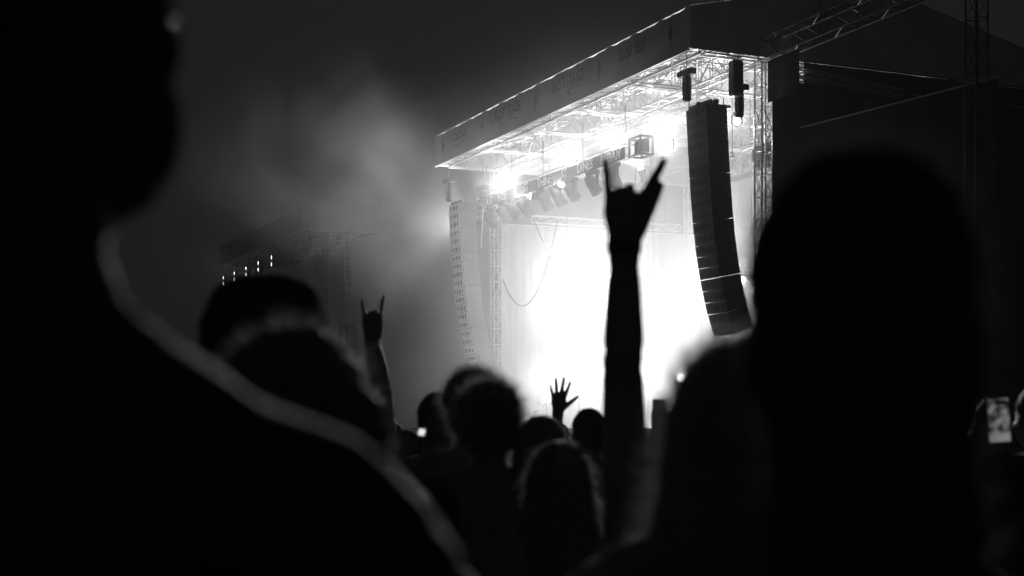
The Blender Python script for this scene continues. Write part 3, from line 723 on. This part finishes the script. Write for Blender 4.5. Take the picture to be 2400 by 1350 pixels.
    P += [h_((0, -0.012, 0.02), (0.074, 0.093, 0.098)), h_((0, 0.035, -0.035), (0.060, 0.062, 0.075)), h_((0, 0.048, -0.083), (0.036, 0.038, 0.026)),
          h_((0, 0.072, 0.018), (0.052, 0.022, 0.018)), h_((0, 0.098, -0.022), (0.012, 0.020, 0.022)), h_((0, 0.088, 0.0), (0.009, 0.016, 0.03)),
          h_((0, 0.084, -0.060), (0.026, 0.014, 0.011))]
    for sd in (-1, 1):
        P.append(h_((sd * 0.077, -0.012, -0.012), (0.009, 0.020, 0.033), Matrix.Rotation(sd * R(-18), 3, 'Z')))
        P.append(h_((sd * 0.04, 0.06, -0.028), (0.024, 0.022, 0.022)))
    me = grow(P, voxel / s, [skin, shirt, 'pants', 'shoe'], 'body')
    cvs = set(v for f in me.polygons if f.material_index in (SH, PA) for v in f.vertices) - set(v for f in me.polygons if f.material_index == SK for v in f.vertices)
    nrm_ = [v.normal.copy() for v in me.vertices]
    for i_ in cvs:
        v = me.vertices[i_]; c3 = v.co.copy()
        v.co = c3 + nrm_[i_] * folds * (0.010 * noise.noise(Vector((c3.x * 9, c3.y * 9, c3.z * 16 + X * 7))) + 0.006 * abs(noise.noise(Vector((c3.x * 24 + 3, c3.y * 24, c3.z * 34)))))
    body = link('body', me, root); body.scale = (s, s, s)
    for sd in (-1, 1):
        e = MB(); e.add(*ball((0, 0, 0), (0.0115, 0.0115, 0.0115), None, 10, 6)); eo = e.build('eye', 'eye', body, True); eo.location = hc + mh @ Vector((sd * 0.031, 0.076, 0.001))
    # hair
    if hair:
        rnd = random.Random(hash(label) & 0xffff if False else len(label) * 31 + int(X * 1000))
        Hp = []
        def hb(c, r, rot=None): return (*ball(hc + mh @ Vector(c), (r[0] * hairw, r[1], r[2]), mh if rot is None else mh @ rot), 0)
        if hair in ('short', 'flat'):
            Hp = [hb((0, -0.022, 0.035), (0.083, 0.098, 0.093)), hb((0, -0.05, -0.01), (0.074, 0.062, 0.075))]
            if hair == 'flat': Hp += [hb((0, -0.01, 0.085), (0.072, 0.085, 0.045))]
        if hair == 'curly':
            Hp = [hb((0, -0.02, 0.045), (0.088, 0.098, 0.098)), hb((0, -0.055, -0.01), (0.084, 0.07, 0.08))]
            for k in range(60):
                q = rnd.uniform(0, 6.283); e_ = rnd.uniform(-0.3, 1.5)
                d = Vector((math.cos(q) * math.cos(e_), math.sin(q) * math.cos(e_), math.sin(e_)))
                if d.y > 0.6: continue
                Hp.append(hb((d.x * 0.088, -0.02 + d.y * 0.1, 0.04 + d.z * 0.1), (0.022, 0.022, 0.022)))
        if hair in ('long', 'bob', 'frizz'):
            L_ = {'long': 0.40, 'bob': 0.20, 'frizz': 0.30}[hair]; fw = {'long': 0.088, 'bob': 0.072, 'frizz': 0.105}[hair]
            Hp = [hb((0, -0.018, 0.035), (0.085, 0.099, 0.095)), hb((0, -0.05, -0.02), (0.084, 0.066, 0.09))]
            Hp.append((*loft([hc + mh @ Vector((0, -0.055, 0.02)), hc + mh @ Vector((0, -0.068, -0.09)), hc + mh @ Vector((0, -0.085, -0.18)), hc + Vector((0, -0.10, -L_))], [(fw * hairw, 0.05), (fw * 1.02 * hairw, 0.05), (fw * 1.12 * hairw, 0.04), (fw * 1.0 * hairw, 0.018)], 16), 0))
            if hair == 'bob': Hp.append(hb((0, -0.02, 0.055), (0.083, 0.092, 0.085)))
            for sd in (-1, 1) if hair != 'bob' else ():
                Hp.append((*loft([hc + mh @ Vector((sd * 0.066, 0.0, 0.03)), hc + mh @ Vector((sd * 0.080 * hairw, -0.005, -0.08)), hc + Vector((sd * 0.100 * hairw, -0.01, -0.19)), hc + Vector((sd * 0.105 * hairw, 0.01, -L_ * 0.9))], [0.026, 0.027, 0.03, 0.014], 10), 0))
        if beard: Hp += []
        hme = grow(Hp, 0.008, [haircol], 'hair', 2)
        amp = {'curly': 0.006, 'frizz': 0.006}.get(hair, 0.003)
        nl = [(v.co.copy(), v.normal.copy()) for v in hme.vertices]
        for v, (c0, n0) in zip(hme.vertices, nl):
            v.co += n0 * (amp * noise.noise(v.co * 42) + amp * 0.6 * noise.noise(Vector((v.co.x * 130, v.co.y * 130, v.co.z * 25))))
        # loose strands
        sv = []; sf = []
        for k in range(strands):
            p, nn = nl[rnd.randrange(len(nl))]
            if hair in ('curly', 'frizz') or wisp:
                t = (nn + Vector((rnd.gauss(0, .6), rnd.gauss(0, .6), rnd.gauss(0, .6)))).normalized(); ln = rnd.uniform(0.02, 0.055) * fl; g_ = -0.01
            else:
                t = (nn * 0.35 + Vector((rnd.gauss(0, .3), rnd.gauss(0, .3), -0.4))).normalized(); ln = rnd.uniform(0.02, 0.05); g_ = -0.02
            pts = []; q = p.copy(); cv = Vector((rnd.gauss(0, 1), rnd.gauss(0, 1), rnd.gauss(0, 1))) * 0.35
            for i in range(4):
                pts.append(q.copy()); q = q + t * (ln / 3); t = (t + cv + Vector((0, 0, g_ * 10))).normalized() if i else t
            wd = Vector((0.0007, 0, 0)); o0 = len(sv)
            for i, pp in enumerate(pts): sv += [pp - wd * (1 - i / 4), pp + wd * (1 - i / 4), pp + Vector((0, 0.0007, 0.0007)) * (1 - i / 4)]
            for i in range(3):
                for e_ in range(3):
                    a_ = o0 + i * 3 + e_; b_ = o0 + i * 3 + (e_ + 1) % 3; sf.append((a_, b_, b_ + 3, a_ + 3))
        ho_ = link('hair', hme, root); ho_.scale = (s, s, s)
        if strands:
            sme = bpy.data.meshes.new('loose_strands'); sme.from_pydata([tuple(v) for v in sv], [], sf); sme.materials.append(M['fuzz_' + (fuzz or haircol)]); so_ = link('loose_strands', sme, ho_); so_['kind'] = 'stuff'
    if beard:
        Bp = [h_((0, 0.045, -0.075), (0.062, 0.058, 0.062), None, 0)]
        bme = grow(Bp, 0.008, [haircol], 'beard', 2)
        bn = [v.normal.copy() for v in bme.vertices]
        for v, n0 in zip(bme.vertices, bn): v.co += n0 * (0.005 * noise.noise(v.co * 60))
        bo = link('beard', bme, root); bo.scale = (s, s, s)
    return root
def px(x, y, Y): return Vector(((x - 1200) / 3400 * Y, Y, CAMZ + (1000 - y) / 3400 * Y))
def top(y, Y): return CAMZ + (1000 - y) / 3400 * Y       # height of a head top seen at picture row y
UP = Vector((0, 0, 1))

# nearest, out of focus
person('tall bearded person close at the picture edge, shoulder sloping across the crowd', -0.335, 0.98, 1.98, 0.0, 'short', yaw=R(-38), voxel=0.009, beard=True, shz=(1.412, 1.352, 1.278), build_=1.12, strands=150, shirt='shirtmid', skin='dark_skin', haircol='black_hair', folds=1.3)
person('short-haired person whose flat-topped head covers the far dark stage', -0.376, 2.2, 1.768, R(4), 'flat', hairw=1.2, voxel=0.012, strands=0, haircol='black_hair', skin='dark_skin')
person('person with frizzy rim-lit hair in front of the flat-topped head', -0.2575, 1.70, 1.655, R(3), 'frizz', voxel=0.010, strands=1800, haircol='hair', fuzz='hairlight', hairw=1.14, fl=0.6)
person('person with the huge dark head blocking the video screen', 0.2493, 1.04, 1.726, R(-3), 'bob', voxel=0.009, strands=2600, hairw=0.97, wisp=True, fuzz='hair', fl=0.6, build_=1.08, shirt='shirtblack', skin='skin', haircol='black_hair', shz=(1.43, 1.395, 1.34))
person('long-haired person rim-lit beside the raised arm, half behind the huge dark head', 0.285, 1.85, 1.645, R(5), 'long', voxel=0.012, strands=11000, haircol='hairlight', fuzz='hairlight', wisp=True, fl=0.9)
# woman with the raised horned hand
Yh = 3.4
armA = {1: dict(elbow=(0.262, Yh + 0.02, 1.655), wrist=(0.265, Yh + 0.02, 1.968), f=(0.02, 0, 1), n=(0, 1, 0), ts=-1, curls=HORN, spread=[1.55, 0.4, 0.3, 0.35], thumb=(0.42, 0.0), k=1.36)}
arm_owner = person('long-haired person with a shiny hair clip, one arm raised in a horned hand', 0.112, Yh, 1.505, R(2), 'long', arms=armA, voxel=0.0055, strands=3500, fuzz='hairlight', thick=1.22)
m = MB(); m.lathe([(0.037, -0.014), (0.040, -0.010), (0.041, 0.010), (0.037, 0.014)], Matrix.Translation((0.2645, Yh + 0.02, 1.972)), 18)
wb = m.build('wristband', 'band'); tag(wb, 'thick dark band round the wrist of the big raised arm', 'wristband')
m = MB(); m.bevbox((0, 0, 0), (0.052, 0.010, 0.013), 0.003); m.bevbox((0.035, 0.002, -0.006), (0.03, 0.009, 0.011), 0.003)
cl = m.build('hair_clip', 'clip'); cl.location = px(1338, 1049, 3.29); cl.rotation_euler = (R(35), R(12), 0); tag(cl, 'shiny metal hair clip on the long-haired head beside the raised arm', 'hair clip')
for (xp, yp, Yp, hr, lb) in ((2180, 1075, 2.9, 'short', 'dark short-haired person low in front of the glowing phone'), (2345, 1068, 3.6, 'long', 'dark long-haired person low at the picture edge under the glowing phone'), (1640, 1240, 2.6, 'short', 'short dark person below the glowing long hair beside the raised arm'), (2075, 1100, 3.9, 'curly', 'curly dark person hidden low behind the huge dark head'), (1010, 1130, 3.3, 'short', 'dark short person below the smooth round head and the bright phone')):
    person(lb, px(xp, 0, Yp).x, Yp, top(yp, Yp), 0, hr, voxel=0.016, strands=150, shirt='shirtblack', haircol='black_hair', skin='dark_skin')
# middle crowd
person('person with smooth round hair, leftmost of the three heads below the pale speaker column', -0.275, 5.4, top(924, 5.4), R(6), 'short', voxel=0.014, strands=200)
person('person with tousled curls standing highest below the pale speaker column', -0.135, 5.0, top(893, 5.0), R(4), 'curly', voxel=0.014, strands=4000, haircol='hairlight')
person('person with a wide frizzy head overlapping the tousled curls', -0.066, 4.45, top(925, 4.45), R(2), 'curly', voxel=0.014, strands=5000, fuzz='hairlight', hairw=1.12)
person('long-haired person with a glowing outline in front of the open raised palm', 0.088, 4.4, top(982, 4.4), R(2), 'long', voxel=0.014, strands=3000, haircol='hairlight')
person('short-haired person just behind the big raised arm', 0.345, 6.5, top(962, 6.5), R(0), 'short', voxel=0.016, strands=200)
armF = {1: dict(elbow=px(1306, 1092, 8.5), wrist=px(1308, 972, 8.5), f=(0.05, 0, 1), n=(0, 1, 0), ts=-1, curls=[0.05, 0.04, 0.05, 0.08], spread=0.95, thumb=(0.85, 0.0), k=1.2)}
person('person holding up an open palm with spread fingers before the stage glare', px(1255, 0, 8.5).x, 8.5, 1.57, 0, 'short', arms=armF, voxel=0.0055, strands=0)
armH = {1: dict(elbow=px(893, 915, 5.7), wrist=px(873, 803, 5.7), f=(0.0, 0, 1), n=(0, 1, 0), ts=-1, curls=HORN, spread=0.45, thumb=(0.1, 1.3), k=1.1)}
person('person holding up a distant horned hand in front of the dark haze', px(800, 0, 5.7).x, 5.7, 1.66, 0, 'short', arms=armH, voxel=0.0065, strands=0)
for i, dz in enumerate((0.0, 0.016)):
    m = MB(); m.lathe([(0.030, -0.004), (0.033, 0.0), (0.030, 0.004)], Matrix.Identity(4), 14); o = m.build('bracelet', 'clip', None, True); o.location = px(873, 806, 5.7) - Vector((-0.002 * i, 0, dz)); tag(o, ('upper' if i == 0 else 'lower') + ' thin bracelet on the distant horned hand', 'bracelet', 'bracelets')
armG = {-1: dict(elbow=px(1528, 1060, 8.0), wrist=px(1537, 1003, 7.95), f=(0.1, 0, 1), n=(0, -1, 0), ts=1, curls=[0.5, 0.6, 0.7, 0.8], thumb=(0.5, 0.8)), 1: dict(elbow=px(1600, 1080, 8.0), wrist=px(1566, 1010, 7.95), f=(-0.3, 0, 1), n=(0, -1, 0), ts=-1, curls=[0.5, 0.6, 0.7, 0.8], thumb=(0.5, 0.8))}
person('person filming with a phone held up beside the glowing long hair', px(1580, 0, 8.25).x, 8.25, 1.56, 0, 'short', arms=armG, voxel=0.009, strands=0)
def phone(label, c, rx=0, ry=0, rz=0, lit=True, k=1.0):
    o = bpy.data.objects.new('phone', None); C.objects.link(o); o.location = c; o.rotation_euler = (rx, ry, rz); tag(o, label, 'phone', 'phones held up in the crowd')
    m = MB(); m.bevbox((0, 0, 0), (0.074 * k, 0.009, 0.152 * k), 0.003); m.build('case', 'phone', o)
    m = MB(); m.box((0, -0.0052, 0), (0.068 * k, 0.001, 0.142 * k)); scr = m.build('screen', 'phone_scr' if lit else 'phone', o)
    m = MB(); m.lathe([(0.012, 0), (0.012, 0.002), (0.008, 0.003)], Matrix.Translation((0.022 * k, 0.005, 0.055 * k)) @ Matrix.Rotation(R(-90), 4, 'X'), 10); m.build('camera_lens', 'glass', o)
    return o
# phone screen: the stage as the phone sees it, bright bars on grey
pm = bpy.data.materials.new('phone_screen'); pm.use_nodes = True; nt = pm.node_tree; b_ = nt.nodes['Principled BSDF']; b_.inputs['Base Color'].default_value = (0.02, 0.02, 0.02, 1)
tc = nt.nodes.new('ShaderNodeTexCoord'); br_ = nt.nodes.new('ShaderNodeTexNoise'); br_.inputs['Scale'].default_value = 38; rp = nt.nodes.new('ShaderNodeValToRGB')
rp.color_ramp.elements[0].position = 0.42; rp.color_ramp.elements[0].color = (0.08, 0.08, 0.08, 1); rp.color_ramp.elements[1].position = 0.72; rp.color_ramp.elements[1].color = (1, 1, 1, 1)
nt.links.new(tc.outputs['Object'], br_.inputs['Vector']); nt.links.new(br_.outputs['Fac'], rp.inputs['Fac']); sp_ = nt.nodes.new('ShaderNodeSeparateXYZ'); nt.links.new(tc.outputs['Object'], sp_.inputs[0])
gr_ = nt.nodes.new('ShaderNodeMapRange'); gr_.inputs['From Min'].default_value = -0.035; gr_.inputs['From Max'].default_value = -0.05; nt.links.new(sp_.outputs[2], gr_.inputs['Value'])
mxp = nt.nodes.new('ShaderNodeMixRGB'); mxp.inputs[2].default_value = (0.75, 0.75, 0.75, 1); nt.links.new(gr_.outputs[0], mxp.inputs[0]); nt.links.new(rp.outputs['Color'], mxp.inputs[1])
nt.links.new(mxp.outputs[0], b_.inputs['Emission Color']); b_.inputs['Emission Strength'].default_value = 0.28
M['phone_scr'] = pm
phone('phone held up against the stage glare beside the glowing long hair', px(1545, 968, 7.9), lit=False, k=1.0)
# person at the far side with a phone
armR = {-1: dict(elbow=px(2262, 1110, 4.95), wrist=px(2296, 1015, 4.85), f=(0.35, 0, 1), n=(0.3, -1, 0), ts=1, curls=[0.7, 0.8, 0.9, 1.0], thumb=(0.4, 0.8))}
person('person at the picture edge filming with a glowing phone', px(2440, 0, 5.1).x, 5.1, top(908, 5.1), R(12), 'short', arms=armR, voxel=0.008, strands=150, shirt='shirtmid')
phone('glowing phone held up at the dark picture edge beside a rim-lit head', px(2340, 985, 4.8), 0, R(-4), 0)
# small raised hands and lit phone beside the smooth round head
armL = {1: dict(elbow=px(993, 1090, 5.9), wrist=px(996, 1010, 5.9), f=(0.1, 0, 1), n=(0, 1, 0), ts=-1, curls=[0.4, 0.5, 0.6, 0.7], thumb=(0.4, 0.8))}
person('person with one half-closed hand up next to the smooth round head', px(955, 0, 5.9).x, 5.9, 1.53, 0, 'short', arms=armL, voxel=0.010, strands=0)
ph = phone('tiny bright phone low beside the smooth round head', px(988, 1016, 4.9), R(-62), R(8), 0, lit=True, k=0.3)
for c_ in ph.children:
    if c_.name.startswith('screen'): c_.data.materials.clear(); c_.data.materials.append(M['phone_lit'])
# far rows: four figures copied with their own places
base = []
rr = random.Random(5)
spots = []
for row, (Yr, cnt) in enumerate(((9.5, 7), (13, 9), (18, 10))):
    for i in range(cnt):
        xx = (i + 0.5 * (row % 2) - cnt / 2) * 0.62 + rr.uniform(-0.12, 0.12)
        spots.append((xx + 0.25 * Yr / 10, Yr + rr.uniform(-0.6, 0.6), rr.uniform(1.50, 1.60)))
lab = 'small dark figure standing in the rows of the crowd towards the stage'
for k, hr in enumerate(('short', 'long', 'curly', 'short')):
    base.append(person(lab, spots[k][0], spots[k][1], 1.56, rr.uniform(-0.2, 0.2), hr, voxel=0.022, strands=0, group='distant crowd figures'))
for k, (x, y, h) in enumerate(spots[4:]):
    o = copy_tree(base[k % 4]); o.location = (x, y, 0); f_ = h / 1.56; o.scale = (f_, f_, f_); o.rotation_euler = (0, 0, rr.uniform(-0.3, 0.3))
# ------------------------------------------------------------------ night haze and stage smoke
hz = MB(); hz.box((0, 100, 11.5), (830, 830, 25))
ho = hz.build('haze', None); tag(ho, kind='stuff')
hm = bpy.data.materials.new('night_haze'); hm.use_nodes = True; nt = hm.node_tree; nt.nodes.clear()
out = nt.nodes.new('ShaderNodeOutputMaterial'); pv = nt.nodes.new('ShaderNodeVolumePrincipled')
pv.inputs['Color'].default_value = (0.92, 0.92, 0.92, 1); pv.inputs['Density'].default_value = HAZE; pv.inputs['Anisotropy'].default_value = 0.35
nt.links.new(pv.outputs[0], out.inputs['Volume']); ho.data.materials.append(hm)

sm = MB(); sm.box((-20.5, -1.5, 11.7), (51, 35, 22.6))
so = sm.build('smoke', None); tag(so, 'pale stage smoke filling the bright stage and drifting off past its far end', 'smoke', kind='stuff')
so.location = CORNER; so.rotation_euler = (0, 0, RZ)
m = bpy.data.materials.new('stage_smoke'); m.use_nodes = True; nt = m.node_tree; nt.nodes.clear(); N = nt.nodes.new; K = nt.links.new
out = N('ShaderNodeOutputMaterial'); pv = N('ShaderNodeVolumePrincipled'); tc = N('ShaderNodeTexCoord'); sep = N('ShaderNodeSeparateXYZ')
K(tc.outputs['Object'], sep.inputs[0])
def ramp(sock, lo0, lo1, hi1=None, hi0=None):
    a = N('ShaderNodeMapRange'); a.interpolation_type = 'SMOOTHSTEP'; a.clamp = True
    a.inputs['From Min'].default_value = lo0; a.inputs['From Max'].default_value = lo1; K(sock, a.inputs['Value'])
    if hi1 is None: return a.outputs[0]
    b = N('ShaderNodeMapRange'); b.interpolation_type = 'SMOOTHSTEP'; b.clamp = True
    b.inputs['From Min'].default_value = hi0; b.inputs['From Max'].default_value = hi1; K(sock, b.inputs['Value'])
    return mul(a.outputs[0], b.outputs[0])
def op(o, x, y):
    k = N('ShaderNodeMath'); k.operation = o
    for i_, q in enumerate((x, y)):
        if isinstance(q, (int, float)): k.inputs[i_].default_value = q
        else: K(q, k.inputs[i_])
    return k.outputs[0]
def mul(x, y): return op('MULTIPLY', x, y)
nz = N('ShaderNodeTexNoise'); nz.inputs['Scale'].default_value = 0.14; nz.inputs['Detail'].default_value = 3; nz.inputs['Distortion'].default_value = 1.2
K(tc.outputs['Object'], nz.inputs['Vector'])
nzr = ramp(nz.outputs['Fac'], 0.40, 0.70)
inside = mul(mul(ramp(sep.outputs[0], -26.5, -23.5, -2.0, 1.0), ramp(sep.outputs[1], -7.0, 4.0, 12.0, 15.5)), ramp(sep.outputs[2], 0.6, 2.0, 13.0, 17.0))
# plume: soft ellipsoid off the far front corner
vm = N('ShaderNodeMapping'); vm.vector_type = 'POINT'
vm.inputs['Location'].default_value = (26.5 / 11, 4.5 / 10, -12.5 / 9); vm.inputs['Scale'].default_value = (1 / 11, 1 / 10, 1 / 9)
K(tc.outputs['Object'], vm.inputs['Vector'])
ln = N('ShaderNodeVectorMath'); ln.operation = 'LENGTH'; K(vm.outputs[0], ln.inputs[0])
plume = mul(ramp(ln.outputs['Value'], 1.0, 0.25), nzr)
dens = op('ADD', mul(mul(inside, op('ADD', 0.6, mul(nzr, 0.8))), SMOKE_IN), mul(plume, SMOKE_OUT))
K(dens, pv.inputs['Density']); pv.inputs['Color'].default_value = (0.95, 0.95, 0.95, 1); pv.inputs['Anisotropy'].default_value = 0.3
K(pv.outputs[0], out.inputs['Volume']); so.data.materials.append(m)
try: m.cycles.volume_step_rate = 1.0
except Exception: pass
